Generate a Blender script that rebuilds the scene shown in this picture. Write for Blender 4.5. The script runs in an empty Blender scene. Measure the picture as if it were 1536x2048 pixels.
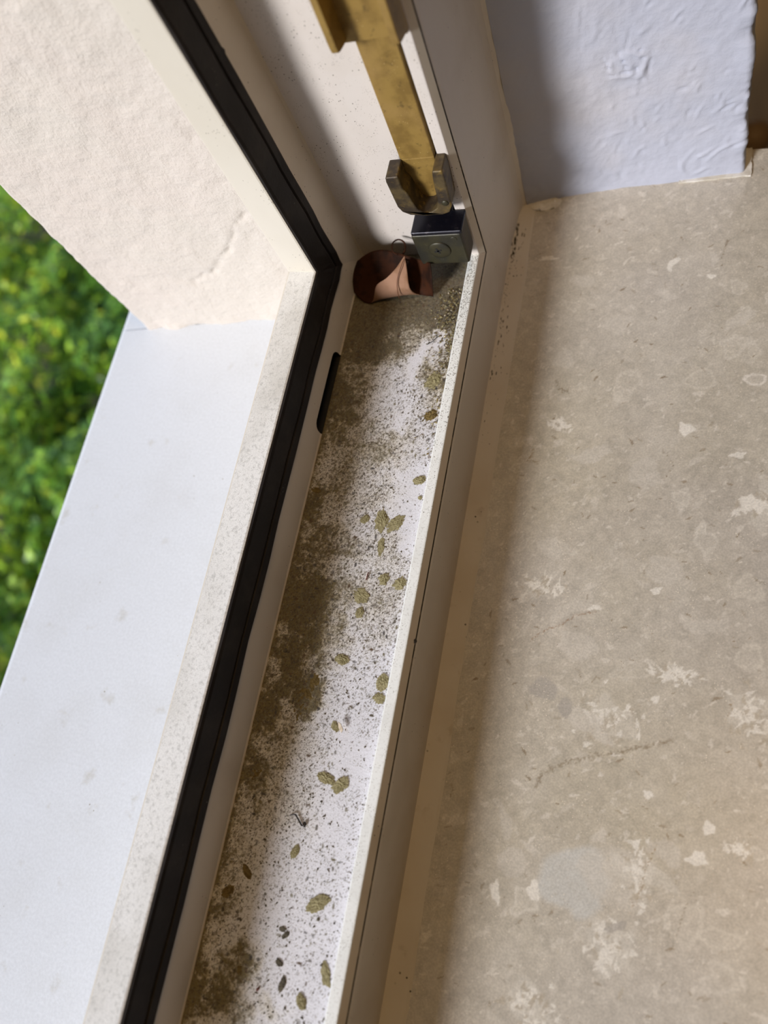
import bpy, bmesh, math, random
import numpy as np
from mathutils import Vector, noise as mnoise

scene = bpy.context.scene
COL = scene.collection
random.seed(7)
RNG = np.random.default_rng(11)

# ------------------------------------------------------------------ camera
cam = bpy.data.cameras.new('camera')
cam.sensor_fit = 'HORIZONTAL'
cam.sensor_width = 36.0
cam.lens = 36.284
cam.clip_start = 0.01
cam.clip_end = 200
cam.dof.use_dof = True
cam.dof.focus_distance = 0.277
cam.dof.aperture_fstop = 9.3
cam_o = bpy.data.objects.new('camera', cam)
COL.objects.link(cam_o)
cam_o.location = (0.0680, -0.2004, 0.25)
cam_o.rotation_euler = tuple(math.radians(a) for a in (21.8294, 17.8760, 11.5817))
scene.camera = cam_o

# ------------------------------------------------------------------ light
def srgb(r, g, b):
    f = lambda c: (c / 255 / 12.92) if c / 255 <= 0.04045 else ((c / 255 + 0.055) / 1.055) ** 2.4
    return (f(r), f(g), f(b), 1.0)

world = bpy.data.worlds.new('sky')
scene.world = world
world.use_nodes = True
wn = world.node_tree.nodes
wl = world.node_tree.links
bg = wn['Background']
tc = wn.new('ShaderNodeTexCoord')
sx = wn.new('ShaderNodeSeparateXYZ')
rp = wn.new('ShaderNodeValToRGB')
mr = wn.new('ShaderNodeMapRange')
mr.inputs['From Min'].default_value = -1
wl.new(tc.outputs['Generated'], sx.inputs[0])
wl.new(sx.outputs['Z'], mr.inputs['Value'])
wl.new(mr.outputs[0], rp.inputs[0])
wl.new(rp.outputs[0], bg.inputs[0])
e = rp.color_ramp.elements
e[0].position = 0.0; e[0].color = (0.10, 0.10, 0.05, 1)
e[1].position = 1.0; e[1].color = (0.45, 0.62, 1.0, 1)
k = e.new(0.47); k.color = (0.20, 0.20, 0.10, 1)
k = e.new(0.52); k.color = (1.0, 1.0, 1.05, 1)
k = e.new(0.65); k.color = (0.80, 0.98, 1.30, 1)
bg.inputs['Strength'].default_value = 0.85

def sun(name, direction, strength, angle, color):
    l = bpy.data.lights.new(name, 'SUN')
    l.energy = strength; l.angle = math.radians(angle); l.color = color
    o = bpy.data.objects.new(name, l); COL.objects.link(o)
    o.rotation_euler = (-Vector(direction)).to_track_quat('-Z', 'Y').to_euler()
    o.location = Vector(direction) * 3
    return o
# hazy morning light coming along the facade
sun('hazy_sun', (-1.0, -1.93, 1.10), 4.0, 13, (1.0, 0.975, 0.965))

# warm fill light added inside the room; no such lamp is seen
al = bpy.data.lights.new('room_fill_light', 'AREA')
al.shape = 'DISK'; al.size = 0.5; al.energy = 5.2; al.color = (1.0, 0.64, 0.30)
alo = bpy.data.objects.new('room_fill_light', al); COL.objects.link(alo)
alo.location = (0.42, -0.25, 1.66)

scene.view_settings.view_transform = 'Standard'
scene.view_settings.look = 'None'
scene.view_settings.exposure = 0.0
scene.view_settings.gamma = 1.0
scene.view_settings.use_curve_mapping = False

# ------------------------------------------------------------------ helpers
def tag(o, label=None, cat=None, group=None, kind=None):
    if label: o['label'] = label
    if cat: o['category'] = cat
    if group: o['group'] = group
    if kind: o['kind'] = kind
    return o

def empty(name, loc=(0, 0, 0)):
    o = bpy.data.objects.new(name, None); COL.objects.link(o)
    o.location = loc; o.empty_display_size = 0.01
    return o

def link(name, me, mats, parent=None, smooth=False):
    o = bpy.data.objects.new(name, me); COL.objects.link(o)
    for m in (mats if isinstance(mats, (list, tuple)) else [mats]):
        me.materials.append(m)
    if smooth:
        me.polygons.foreach_set('use_smooth', [True] * len(me.polygons))
    if parent is not None:
        o.parent = parent
        o.location = -Vector(parent.location)
    return o

def from_pydata(name, V, F, mats, parent=None, smooth=False, midx=None):
    me = bpy.data.meshes.new(name)
    me.from_pydata([tuple(v) for v in V], [], F)
    if midx is not None:
        me.polygons.foreach_set('material_index', midx)
    me.update()
    o = link(name, me, mats, parent, smooth)
    return o

def fix_normals(o):
    bm = bmesh.new(); bm.from_mesh(o.data)
    bmesh.ops.recalc_face_normals(bm, faces=bm.faces)
    bm.to_mesh(o.data); bm.free()
    return o

def box(name, lo, hi, mat, parent=None, bevel=0.0, seg=2):
    bm = bmesh.new()
    bmesh.ops.create_cube(bm, size=1)
    for v in bm.verts:
        v.co = Vector([lo[i] + (v.co[i] + .5) * (hi[i] - lo[i]) for i in range(3)])
    if bevel:
        bmesh.ops.bevel(bm, geom=list(bm.edges), offset=bevel, segments=seg, affect='EDGES', profile=.6)
    me = bpy.data.meshes.new(name); bm.to_mesh(me); bm.free()
    return link(name, me, mat, parent)

def boxes(name, lst, mat, parent=None):
    V = []; F = []
    for lo, hi in lst:
        b = len(V)
        for i in range(8):
            V.append((hi[0] if i & 1 else lo[0], hi[1] if i & 2 else lo[1], hi[2] if i & 4 else lo[2]))
        F += [[b + q for q in f] for f in ((0, 2, 3, 1), (4, 5, 7, 6), (0, 1, 5, 4), (2, 6, 7, 3), (0, 4, 6, 2), (1, 3, 7, 5))]
    return from_pydata(name, V, F, mat, parent)

def prism(name, poly, axis, a, b, mat, parent=None, bevel=0.0, seg=2):
    """poly in the two other axes, extruded along axis from a to b"""
    n = len(poly); V = []
    for t in (a, b):
        for p in poly:
            q = list(p); q.insert(axis, t); V.append(q)
    F = [list(range(n)), list(range(n, 2 * n))] + [[i, (i + 1) % n, n + (i + 1) % n, n + i] for i in range(n)]
    o = fix_normals(from_pydata(name, V, F, mat, parent))
    if bevel:
        bm = bmesh.new(); bm.from_mesh(o.data)
        bmesh.ops.bevel(bm, geom=list(bm.edges), offset=bevel, segments=seg, affect='EDGES', profile=.6)
        bm.to_mesh(o.data); bm.free()
    return o

def tube(name, pts, rad, mat, parent=None, n=8, sub=4):
    P = [Vector(p) for p in pts]
    R = rad if isinstance(rad, (list, tuple)) else [rad] * len(P)
    Q = []; RR = []
    for i in range(len(P) - 1):
        p0 = P[max(i - 1, 0)]; p1 = P[i]; p2 = P[i + 1]; p3 = P[min(i + 2, len(P) - 1)]
        for k in range(sub):
            t = k / sub
            Q.append(.5 * ((2 * p1) + (p2 - p0) * t + (2 * p0 - 5 * p1 + 4 * p2 - p3) * t * t + (3 * p1 - p0 - 3 * p2 + p3) * t ** 3))
            RR.append(R[i] * (1 - t) + R[i + 1] * t)
    Q.append(P[-1]); RR.append(R[-1])
    V = []; F = []
    for i, q in enumerate(Q):
        d = (Q[min(i + 1, len(Q) - 1)] - Q[max(i - 1, 0)]).normalized()
        a = d.cross(Vector((.31, .2, .93))).normalized(); b = d.cross(a)
        for j in range(n):
            th = 2 * math.pi * j / n
            V.append(q + (a * math.cos(th) + b * math.sin(th)) * RR[i])
    for i in range(len(Q) - 1):
        for j in range(n):
            F.append([i * n + j, i * n + (j + 1) % n, (i + 1) * n + (j + 1) % n, (i + 1) * n + j])
    F.append(list(range(n))[::-1]); F.append([(len(Q) - 1) * n + j for j in range(n)])
    return from_pydata(name, V, F, mat, parent, smooth=True)

def grid_mesh(name, P, mats, parent=None, color=None, skirt=None, smooth=True):
    """P: (ny, nx, 3) array of points"""
    ny, nx = P.shape[:2]
    idx = np.arange(ny * nx).reshape(ny, nx)
    quads = np.stack([idx[:-1, :-1], idx[:-1, 1:], idx[1:, 1:], idx[1:, :-1]], -1).reshape(-1, 4)
    V = P.reshape(-1, 3)
    if skirt is not None:          # close the sheet into a slab along the vector 'skirt'
        ring = np.concatenate([idx[0, :], idx[1:, -1], idx[-1, -2::-1], idx[-2:0:-1, 0]])
        nb = len(V); low = V[ring] + np.asarray(skirt)
        V = np.concatenate([V, low]); m = len(ring); a = np.arange(m); b = (a + 1) % m
        quads = np.concatenate([quads, np.stack([ring[a], nb + a, nb + b, ring[b]], -1)])
    me = bpy.data.meshes.new(name)
    nq = len(quads)
    me.vertices.add(len(V)); me.vertices.foreach_set('co', V.astype(np.float32).ravel())
    me.loops.add(nq * 4); me.loops.foreach_set('vertex_index', quads.astype(np.int32).ravel())
    me.polygons.add(nq)
    me.polygons.foreach_set('loop_start', np.arange(nq, dtype=np.int32) * 4)
    if smooth:
        s = np.ones(nq, bool); s[(ny - 1) * (nx - 1):] = False
        me.polygons.foreach_set('use_smooth', s)
    me.update(calc_edges=True)
    if color is not None:
        c = np.ones((len(V), 4), np.float32)
        c[:ny * nx, :3] = color.reshape(-1, 3)
        if len(V) > ny * nx: c[ny * nx:, :3] = color.reshape(-1, 3)[ring]
        at = me.color_attributes.new('surface', 'FLOAT_COLOR', 'POINT')
        at.data.foreach_set('color', c.ravel())
    return link(name, me, mats, parent)

def vnoise(x, y, seed=0):
    r = np.random.default_rng(seed).random((256, 256))
    xi = np.floor(x).astype(int); yi = np.floor(y).astype(int)
    fx = x - xi; fy = y - yi
    fx = fx * fx * (3 - 2 * fx); fy = fy * fy * (3 - 2 * fy)
    g = lambda a, b: r[a & 255, b & 255]
    return (g(xi, yi) * (1 - fx) + g(xi + 1, yi) * fx) * (1 - fy) + (g(xi, yi + 1) * (1 - fx) + g(xi + 1, yi + 1) * fx) * fy

def fbm(x, y, freq, octv=4, seed=0, gain=.5):
    s = 0; a = 1; t = 0
    for o in range(octv):
        s = s + a * vnoise(x * freq + 17.3 * o, y * freq - 9.1 * o, seed + o); t += a
        a *= gain; freq *= 2.03
    return s / t            # 0..1, mean .5

def sstep(a, b, x):
    t = np.clip((x - a) / (b - a), 0, 1)
    return t * t * (3 - 2 * t)

# ------------------------------------------------------------------ materials
def mat(name, color, rough=.5, metal=0., vary=None, vscale=60, specks=None, bump=None, spec=.5, attr=False, coords='Object', fine=None, stretch=None):
    """procedural principled material. vary=(color2, amount), specks=[(scale, threshold, color)], bump=[(scale, strength, dist)]"""
    m = bpy.data.materials.new(name); m.use_nodes = True
    nt = m.node_tree; N = nt.nodes; L = nt.links; p = N['Principled BSDF']
    p.inputs['Roughness'].default_value = rough; p.inputs['Metallic'].default_value = metal
    p.inputs['Specular IOR Level'].default_value = spec
    tc = N.new('ShaderNodeTexCoord'); co = tc.outputs[coords]
    if stretch:
        mp = N.new('ShaderNodeMapping'); mp.inputs['Scale'].default_value = stretch
        L.new(co, mp.inputs[0]); co = mp.outputs[0]
    if attr:
        at = N.new('ShaderNodeVertexColor'); at.layer_name = 'surface'; out = at.outputs['Color']
    else:
        c = N.new('ShaderNodeRGB'); c.outputs[0].default_value = color if len(color) == 4 else (*color, 1); out = c.outputs[0]
    def mix(f, a, b, mode='MIX'):
        x = N.new('ShaderNodeMix'); x.data_type = 'RGBA'; x.blend_type = mode
        if isinstance(f, float): x.inputs['Factor'].default_value = f
        else: L.new(f, x.inputs['Factor'])
        L.new(a, x.inputs['A'])
        if isinstance(b, tuple): x.inputs['B'].default_value = b if len(b) == 4 else (*b, 1)
        else: L.new(b, x.inputs['B'])
        return x.outputs['Result']
    def nz(scale, detail=4., rough=.55):
        n = N.new('ShaderNodeTexNoise'); n.inputs['Scale'].default_value = scale
        n.inputs['Detail'].default_value = detail; n.inputs['Roughness'].default_value = rough
        L.new(co, n.inputs['Vector']); return n.outputs['Fac']
    def rng(v, a, b, lo=0., hi=1.):
        r = N.new('ShaderNodeMapRange'); r.interpolation_type = 'SMOOTHSTEP'
        for k_, x_ in (('From Min', a), ('From Max', b), ('To Min', lo), ('To Max', hi)): r.inputs[k_].default_value = x_
        L.new(v, r.inputs['Value']); return r.outputs[0]
    for v in (vary or []):
        sc_, c2, a, b, amt = v
        out = mix(rng(nz(sc_), a, b, 0., amt), out, c2)
    for s_ in (specks or []):
        sc_, th, c2, dens = s_
        vo = N.new('ShaderNodeTexVoronoi'); vo.inputs['Scale'].default_value = sc_
        L.new(co, vo.inputs['Vector'])
        f = rng(vo.outputs['Distance'], th * .6, th, 1., 0.)
        g = rng(nz(sc_ * .13, 2.), .62 - dens * .3, .72 - dens * .3)
        mm = N.new('ShaderNodeMath'); mm.operation = 'MULTIPLY'; L.new(f, mm.inputs[0]); L.new(g, mm.inputs[1])
        out = mix(mm.outputs[0], out, c2)
    if fine:
        sc_, lo, hi = fine
        n = N.new('ShaderNodeTexNoise'); n.inputs['Scale'].default_value = sc_; n.inputs['Detail'].default_value = 3
        L.new(co, n.inputs['Vector'])
        r = rng(n.outputs['Fac'], .25, .75, lo, hi)
        cb = N.new('ShaderNodeCombineColor')
        for q in range(3): L.new(r, cb.inputs[q])
        out = mix(1.0, out, cb.outputs[0], 'MULTIPLY')
    L.new(out, p.inputs['Base Color'])
    prev = None
    for b_ in (bump or []):
        sc_, st, di = b_
        bp = N.new('ShaderNodeBump'); bp.inputs['Strength'].default_value = st; bp.inputs['Distance'].default_value = di
        L.new(nz(sc_, 5.), bp.inputs['Height'])
        if prev: L.new(prev, bp.inputs['Normal'])
        prev = bp.outputs[0]
    if prev: L.new(prev, p.inputs['Normal'])
    return m

DK = (.07, .06, .045, 1)
M = {}
M['paint'] = mat('cream_frame_paint', (.60, .555, .475), .42, vary=[(25, (.56, .51, .425, 1), .45, .75, .5)], specks=[(900, .22, (.16, .13, .10, 1), .25)])
M['paint_dusty'] = mat('dusty_white_paint', (.70, .69, .66), .5, vary=[(22, (.50, .48, .43, 1), .40, .70, .8), (700, (.40, .39, .36, 1), .50, .68, .55)], specks=[(1900, .26, (.34, .32, .28, 1), .6)], fine=(2600, .86, 1.08))
M['jamb_floor'] = mat('speckled_white_paint', (.655, .605, .565), .45, vary=[(40, (.58, .52, .46, 1), .45, .75, .5)], specks=[(620, .16, (.12, .10, .08, 1), .60), (1700, .24, (.26, .22, .19, 1), .45)])
M['inner_paint'] = mat('beige_shaded_paint', (.66, .60, .51), .45, vary=[(30, (.55, .48, .38, 1), .45, .75, .6)], specks=[(500, .12, DK, .25)])
M['lip'] = mat('chalky_white_paint', (.86, .89, .88), .5, vary=[(45, (.70, .72, .70, 1), .45, .72, .6), (1500, (.50, .50, .47, 1), .52, .70, .45)], specks=[(1600, .26, (.30, .29, .26, 1), .45)])
M['rubber'] = mat('black_rubber_gasket', (.010, .007, .006), .55, spec=.25, vary=[(80, (.03, .024, .02, 1), .45, .75, .7)], specks=[(700, .12, (.25, .23, .2, 1), .12)], bump=[(900, .25, .0003)])
M['seam'] = mat('black_dirt_in_seam', (.03, .025, .02), .8, vary=[(300, (.25, .2, .15, 1), .5, .7, .7)])
M['slot'] = mat('opening_shade_black', (.006, .006, .008), .7, vary=[(200, (.02, .02, .02, 1), .4, .7, .5)])  # near-black colour stands in for shade inside the drain opening and screw cross
M['sealant'] = mat('yellowed_sealant', (.56, .515, .44), .55, vary=[(30, (.50, .44, .35, 1), .42, .70, .7), (160, (.38, .32, .24, 1), .60, .75, .5)], specks=[(300, .14, (.05, .04, .02, 1), .3)], bump=[(120, .3, .0008)])
M['mould'] = mat('black_mould', (.035, .03, .02), .9, vary=[(300, (.2, .17, .12, 1), .5, .7, .8)])
M['floor_dirt'] = mat('dirty_white_track', (1, 1, 1), .55, attr=True, specks=[(1900, .28, (.20, .17, .11, 1), .30)], bump=[(1500, .35, .0003), (300, .25, .0006)], fine=(3200, .80, 1.1))
M['marble'] = mat('beige_fossil_marble', (1, 1, 1), .30, attr=True, vary=[(700, (.50, .42, .31, 1), .60, .75, .30)], specks=[(900, .20, (.72, .66, .56, 1), .35), (650, .10, (.25, .18, .10, 1), .25)], fine=(1500, .88, 1.10), bump=[(900, .08, .0003)])
M['stone'] = mat('pale_grey_stone', (.67, .71, .765), .6, vary=[(30, (.62, .65, .685, 1), .45, .75, .6), (90, (.48, .47, .42, 1), .62, .80, .6)], specks=[(260, .10, (.35, .34, .30, 1), .1)], fine=(900, .95, 1.04), bump=[(250, .15, .0006)])
M['plaster_out'] = mat('pink_white_plaster', (.60, .55, .495), .8, vary=[(14, (.61, .545, .495, 1), .4, .65, .8)], specks=[(420, .14, (.48, .43, .38, 1), .10)], bump=[(600, .5, .0010), (1700, .25, .0004)], attr=False)
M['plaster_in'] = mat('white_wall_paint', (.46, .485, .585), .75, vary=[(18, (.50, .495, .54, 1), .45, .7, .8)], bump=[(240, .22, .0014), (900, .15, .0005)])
M['grout'] = mat('white_plaster_remnant', (.70, .68, .64), .8, vary=[(120, (.50, .46, .38, 1), .42, .70, .8), (500, (.82, .80, .78, 1), .55, .7, .7)], bump=[(300, .4, .001)])
M['brass'] = mat('tarnished_brass', srgb(150, 122, 62)[:3], .55, .25, vary=[(150, srgb(122, 96, 44), .42, .66, .85), (45, srgb(160, 130, 76), .50, .70, .7), (420, srgb(70, 54, 26), .60, .75, .6)], specks=[(900, .14, srgb(205, 180, 120), .25)], bump=[(700, .15, .0004)])
M['bronze'] = mat('dark_tarnished_brass', srgb(98, 84, 56)[:3], .50, .4, vary=[(170, srgb(56, 48, 42), .38, .60, .9), (320, srgb(134, 110, 56), .56, .72, .7)], bump=[(600, .25, .0005)])
M['iron'] = mat('dark_olive_metal', srgb(58, 55, 38)[:3], .45, .25, vary=[(140, srgb(42, 42, 38), .40, .65, .8), (600, srgb(92, 88, 70), .62, .78, .5)], bump=[(700, .2, .0004)])
M['iron_top'] = mat('glossy_blue_black_metal', srgb(24, 24, 34)[:3], .25, .5, vary=[(300, srgb(70, 66, 72), .55, .75, .6)])
M['leaf_dark'] = mat('dry_brown_leaf_face', srgb(54, 28, 13)[:3], .75, spec=.12, vary=[(160, srgb(28, 14, 7), .40, .65, .9)], bump=[(300, .3, .0008)])
M['leaf_pale'] = mat('dry_pale_leaf_back', srgb(150, 117, 96)[:3], .75, spec=.15, vary=[(110, srgb(122, 90, 64), .45, .70, .8)], bump=[(400, .35, .0006)])
M['leaf_vein'] = mat('leaf_vein_brown', srgb(110, 70, 46)[:3], .6, vary=[(300, srgb(80, 48, 30), .4, .7, .5)])
M['moss'] = mat('olive_moss_dirt', srgb(152, 145, 110)[:3], .95, vary=[(900, srgb(126, 119, 84), .42, .62, .9), (1900, srgb(178, 172, 140), .58, .72, .8)], bump=[(1800, .35, .0003)])
M['moss_dark'] = mat('dark_olive_dirt', srgb(122, 104, 60)[:3], .95, vary=[(900, srgb(92, 76, 40), .42, .64, .9), (1700, srgb(130, 110, 60), .6, .74, .7)], bump=[(1600, .7, .0006)])
M['grit'] = mat('grey_brown_grit', srgb(104, 98, 84)[:3], .95, vary=[(900, srgb(66, 62, 52), .4, .65, .9)], bump=[(1500, .6, .0005)])
M['insect'] = mat('black_insect_chitin', srgb(38, 30, 28)[:3], .4, vary=[(800, srgb(60, 46, 40), .5, .7, .6)])
M['flake'] = mat('cream_flake', srgb(226, 214, 196)[:3], .7, vary=[(700, srgb(200, 184, 160), .5, .7, .7)])
M['rust'] = mat('red_brown_seed', srgb(104, 50, 36)[:3], .6, vary=[(900, srgb(70, 34, 26), .4, .7, .7)])
M['wood_floor'] = mat('brown_wood', srgb(128, 94, 46)[:3], .6, vary=[(9, srgb(108, 76, 36), .4, .7, .7)], stretch=(4, .4, 1))
M['post'] = mat('tan_wood', srgb(160, 134, 102)[:3], .55, vary=[(30, srgb(138, 112, 82), .4, .7, .7)])
M['wall_room'] = mat('room_wall_paint', (.62, .57, .50), .85, vary=[(3, (.58, .52, .45, 1), .4, .7, .6)])
M['facade'] = mat('facade_plaster', (.66, .60, .54), .85, vary=[(5, (.6, .55, .5, 1), .4, .7, .6)], bump=[(200, .3, .002)])
M['soil'] = mat('dark_garden_soil', (.035, .03, .012), .95, vary=[(6, (.06, .06, .02, 1), .4, .7, .8)], bump=[(40, .6, .03)])

# ------------------------------------------------------------------ measured positions
CR={
'a':(-0.0274,-0.2440,0.0037,0.0020,0.65),
'b':(-0.0331,-0.2075,0.0028,0.0016,-0.12),
'c':(-0.0277,-0.2085,0.0018,0.0029,-0.96),
'd':(-0.0208,-0.1003,0.0023,0.0015,0.44),
'e':(-0.0193,-0.1071,0.0008,0.0008,0.07),
'f':(-0.0323,-0.1174,0.0036,0.0022,1.51),
'g':(-0.0268,-0.1177,0.0034,0.0018,0.84),
'h':(-0.0362,-0.1685,0.0022,0.0016,-0.26),
'i':(-0.0201,-0.1740,0.0027,0.0020,1.30),
'j':(-0.0199,-0.1793,0.0020,0.0013,-0.16),
'k':(-0.0341,-0.1457,0.0028,0.0023,-0.53),
'l':(-0.0332,-0.1516,0.0019,0.0013,1.41),
'm':(-0.0385,-0.2312,0.0021,0.0012,1.21),
'n':(-0.0587,-0.2477,0.0023,0.0015,0.75),
'o':(-0.0536,-0.2406,0.0023,0.0011,-0.79),
'p':(-0.0264,-0.2708,0.0021,0.0014,-0.89),
'q':(-0.0204,-0.2619,0.0032,0.0013,-1.12),
'r':(-0.0336,-0.2680,0.0021,0.0009,1.40),
's':(-0.0360,-0.2627,0.0013,0.0008,-0.42),
't':(-0.0337,-0.1908,0.0017,0.0010,-0.97),
'u':(-0.0268,-0.1385,0.0019,0.0018,0.11),
'v':(-0.0206,-0.1396,0.0023,0.0018,0.47),
'w':(-0.0304,-0.1267,0.0031,0.0011,1.60),
'x':(-0.0466,-0.1828,0.0069,0.0033,1.52),
'y':(-0.0452,-0.1774,0.0023,0.0024,0.84),
'z':(-0.0387,-0.1170,0.0018,0.0013,0.84),
'aa':(-0.0484,-0.2679,0.0011,0.0016,0.25),
'ab':(-0.0229,-0.0594,0.0033,0.0027,1.04),
'ac':(-0.0212,-0.0737,0.0023,0.0019,0.63),
'ad':(-0.0590,-0.2106,0.0025,0.0025,-0.91),
'ae':(-0.0606,-0.1074,0.0023,0.0013,-0.26),
'af':(-0.0581,-0.1684,0.0009,0.0009,0.14),
'ag':(-0.0372,-0.2536,0.0012,0.0007,0.10),
'ah':(-0.0358,-0.2550,0.0007,0.0014,-0.70),
'ai':(-0.0262,-0.2482,0.0005,0.0005,0.23),
}
MB=[
('w',0.0691,-0.0613,0.0028,0.0026,-1.21),
('v',0.0461,-0.0433,0.0074,0.0043,1.20),
('r',0.0911,-0.0397,0.0037,0.0032,0.02),
('p',0.0645,-0.1166,0.0060,0.0046,-0.09),
('g',0.0285,-0.1647,0.0040,0.0039,0.15),
('g',0.0365,-0.1690,0.0026,0.0034,0.16),
('p',0.0395,-0.1476,0.0062,0.0049,-0.23),
('W',0.0520,-0.1712,0.0076,0.0067,0.17),
('W',0.0933,-0.1611,0.0048,0.0080,-1.01),
('b',0.0463,-0.2232,0.0104,0.0120,-1.46),
('p',0.0581,-0.2183,0.0095,0.0102,-1.48),
('W',0.0647,-0.2161,0.0031,0.0110,-1.66),
('w',0.0817,-0.2079,0.0026,0.0019,0.54),
('W',0.0579,-0.2390,0.0061,0.0061,-0.09),
('v',0.0793,-0.2262,0.0068,0.0053,0.84),
('p',0.0214,-0.2094,0.0054,0.0020,-1.33),
('w',0.0334,-0.2283,0.0035,0.0015,-1.53),
('w',0.0207,-0.2312,0.0028,0.0015,-1.22),
('W',0.0372,-0.2602,0.0069,0.0046,-0.23),
('W',0.0959,-0.0899,0.0096,0.0035,-1.53),
('w',0.0592,0.0134,0.0014,0.0035,-0.46),
('p',0.0568,-0.0026,0.0050,0.0022,-0.24),
('p',0.0735,0.0139,0.0040,0.0014,-1.51),
('p',0.0848,-0.0143,0.0058,0.0025,0.64),
('w',0.0739,0.0060,0.0016,0.0010,-0.04),
('p',0.0457,-0.1739,0.0085,0.0042,-0.56),
('p',0.0251,-0.2211,0.0049,0.0041,0.21),
('g',0.0603,-0.2329,0.0031,0.0012,0.54),
('v',0.0892,-0.2293,0.0067,0.0030,0.07),
('W',0.0934,-0.2033,0.0023,0.0015,0.21),
('p',0.0722,-0.2079,0.0063,0.0031,-0.14),
('w',0.0656,-0.1623,0.0013,0.0012,0.16),
('w',0.0659,-0.1926,0.0014,0.0013,0.19),
('w',0.0840,-0.1995,0.0016,0.0019,0.20),
('p',0.0350,-0.0729,0.0067,0.0029,0.25),
('w',0.0874,-0.0702,0.0036,0.0011,0.36),
('w',0.0915,-0.0893,0.0044,0.0021,-0.13),
('v',0.0937,-0.1431,0.0049,0.0041,0.14),
('p',0.0246,-0.1124,0.0047,0.0047,0.10),
('W',0.0228,-0.1271,0.0055,0.0028,0.48),
('p',0.0363,-0.1349,0.0081,0.0022,0.40),
('w',0.0431,-0.1332,0.0023,0.0009,0.31),
('p',0.0803,-0.1348,0.0068,0.0025,0.03),
('w',0.0626,-0.1245,0.0018,0.0012,0.67),
('W',0.0713,-0.1531,0.0059,0.0022,0.24),
('p',0.0557,-0.0810,0.0056,0.0056,0.06),
('v',0.0722,-0.0407,0.0057,0.0038,0.65),
('p',0.0407,-0.0160,0.0061,0.0030,0.42),
('p',0.0207,-0.0323,0.0051,0.0041,0.01),
('W',0.0222,-0.0616,0.0035,0.0020,0.04),
('p',0.0235,0.0063,0.0063,0.0032,-0.04),
('w',0.0084,0.0184,0.0032,0.0013,-0.05),
('v',0.0928,-0.1210,0.0042,0.0051,0.11),
]
ML=[
('d',[(0.0298,-0.1972),(0.0321,-0.1924),(0.0374,-0.1885),(0.0468,-0.1844),(0.0561,-0.1807),(0.0652,-0.1770),(0.0720,-0.1742)],0.0008),
('b',[(0.0696,-0.2072),(0.0681,-0.2117),(0.0666,-0.2157),(0.0665,-0.2200),(0.0637,-0.2264)],0.0004),
('c',[(0.0222,-0.1474),(0.0267,-0.1435),(0.0318,-0.1410),(0.0366,-0.1371),(0.0441,-0.1343)],0.0005),
('d',[(0.0938,-0.1162),(0.0954,-0.1177),(0.0973,-0.1181)],0.0005),
('d',[(0.0183,-0.0416),(0.0203,-0.0456),(0.0245,-0.0473)],0.0006),
('d',[(0.0625,-0.0721),(0.0649,-0.0754),(0.0655,-0.0774)],0.0004),
('d',[(0.0755,-0.2360),(0.0769,-0.2323),(0.0796,-0.2206),(0.0815,-0.2173)],0.0003),
('d',[(0.0301,-0.2394),(0.0314,-0.2373)],0.0006),
('b',[(0.0139,-0.0729),(0.0115,-0.0774),(0.0161,-0.0782)],0.0008),
('d',[(0.0785,0.0234),(0.0775,0.0186),(0.0766,0.0138)],0.0005),
('h',[(0.0321,-0.1058),(0.0318,-0.1107),(0.0330,-0.1164)],0.0002),
('d',[(0.0537,-0.2076),(0.0562,-0.2065)],0.0007),
('w',[(0.0253,-0.1670),(0.0306,-0.1811),(0.0336,-0.1843)],0.0004),
('b',[(0.0884,-0.1587),(0.0889,-0.1618),(0.0873,-0.1653)],0.0004),
]
FM=[
(-0.0551,-0.0312,0.0098,0.0065,0.90),
(-0.0310,-0.0222,0.0080,0.0112,0.90),
(-0.0478,-0.0453,0.0096,0.0064,0.80),
(-0.0224,-0.0586,0.0046,0.0092,0.60),
(-0.0569,-0.0725,0.0063,0.0126,0.60),
(-0.0387,-0.0889,0.0106,0.0091,0.50),
(-0.0503,-0.1020,0.0076,0.0091,0.35),
(-0.0586,-0.1108,0.0030,0.0076,0.60),
(-0.0326,-0.1089,0.0088,0.0059,0.35),
(-0.0540,-0.1303,0.0059,0.0074,0.35),
(-0.0445,-0.1275,0.0088,0.0059,0.45),
(-0.0534,-0.1493,0.0087,0.0087,0.85),
(-0.0465,-0.1613,0.0071,0.0085,0.70),
(-0.0389,-0.1439,0.0086,0.0071,0.45),
(-0.0535,-0.1730,0.0056,0.0084,0.75),
(-0.0459,-0.1840,0.0041,0.0069,0.80),
(-0.0585,-0.1878,0.0035,0.0084,0.60),
(-0.0509,-0.1983,0.0082,0.0068,0.35),
(-0.0567,-0.2125,0.0041,0.0068,0.50),
(-0.0478,-0.2173,0.0093,0.0080,0.25),
(-0.0580,-0.2350,0.0053,0.0105,0.25),
(-0.0592,-0.2504,0.0052,0.0078,0.35),
(-0.0486,-0.2681,0.0050,0.0062,0.70),
(-0.0510,-0.2784,0.0074,0.0062,0.60),
(-0.0614,-0.2741,0.0038,0.0076,0.60),
(-0.0356,-0.2770,0.0048,0.0036,0.40),
(-0.0269,-0.1462,0.0084,0.0112,0.35),
(-0.0269,-0.1277,0.0072,0.0086,0.30),
]
CL=[
(-0.0280,-0.0498,0.0043,0.0058),
(-0.0230,-0.1081,0.0073,0.0109),
(-0.0186,-0.1213,0.0045,0.0053),
(-0.0266,-0.1989,0.0058,0.0082),
(-0.0194,-0.1992,0.0057,0.0065),
(-0.0231,-0.0431,0.0029,0.0049),
(-0.0328,-0.0782,0.0038,0.0038),
(-0.0249,-0.2219,0.0048,0.0040),
]
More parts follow.
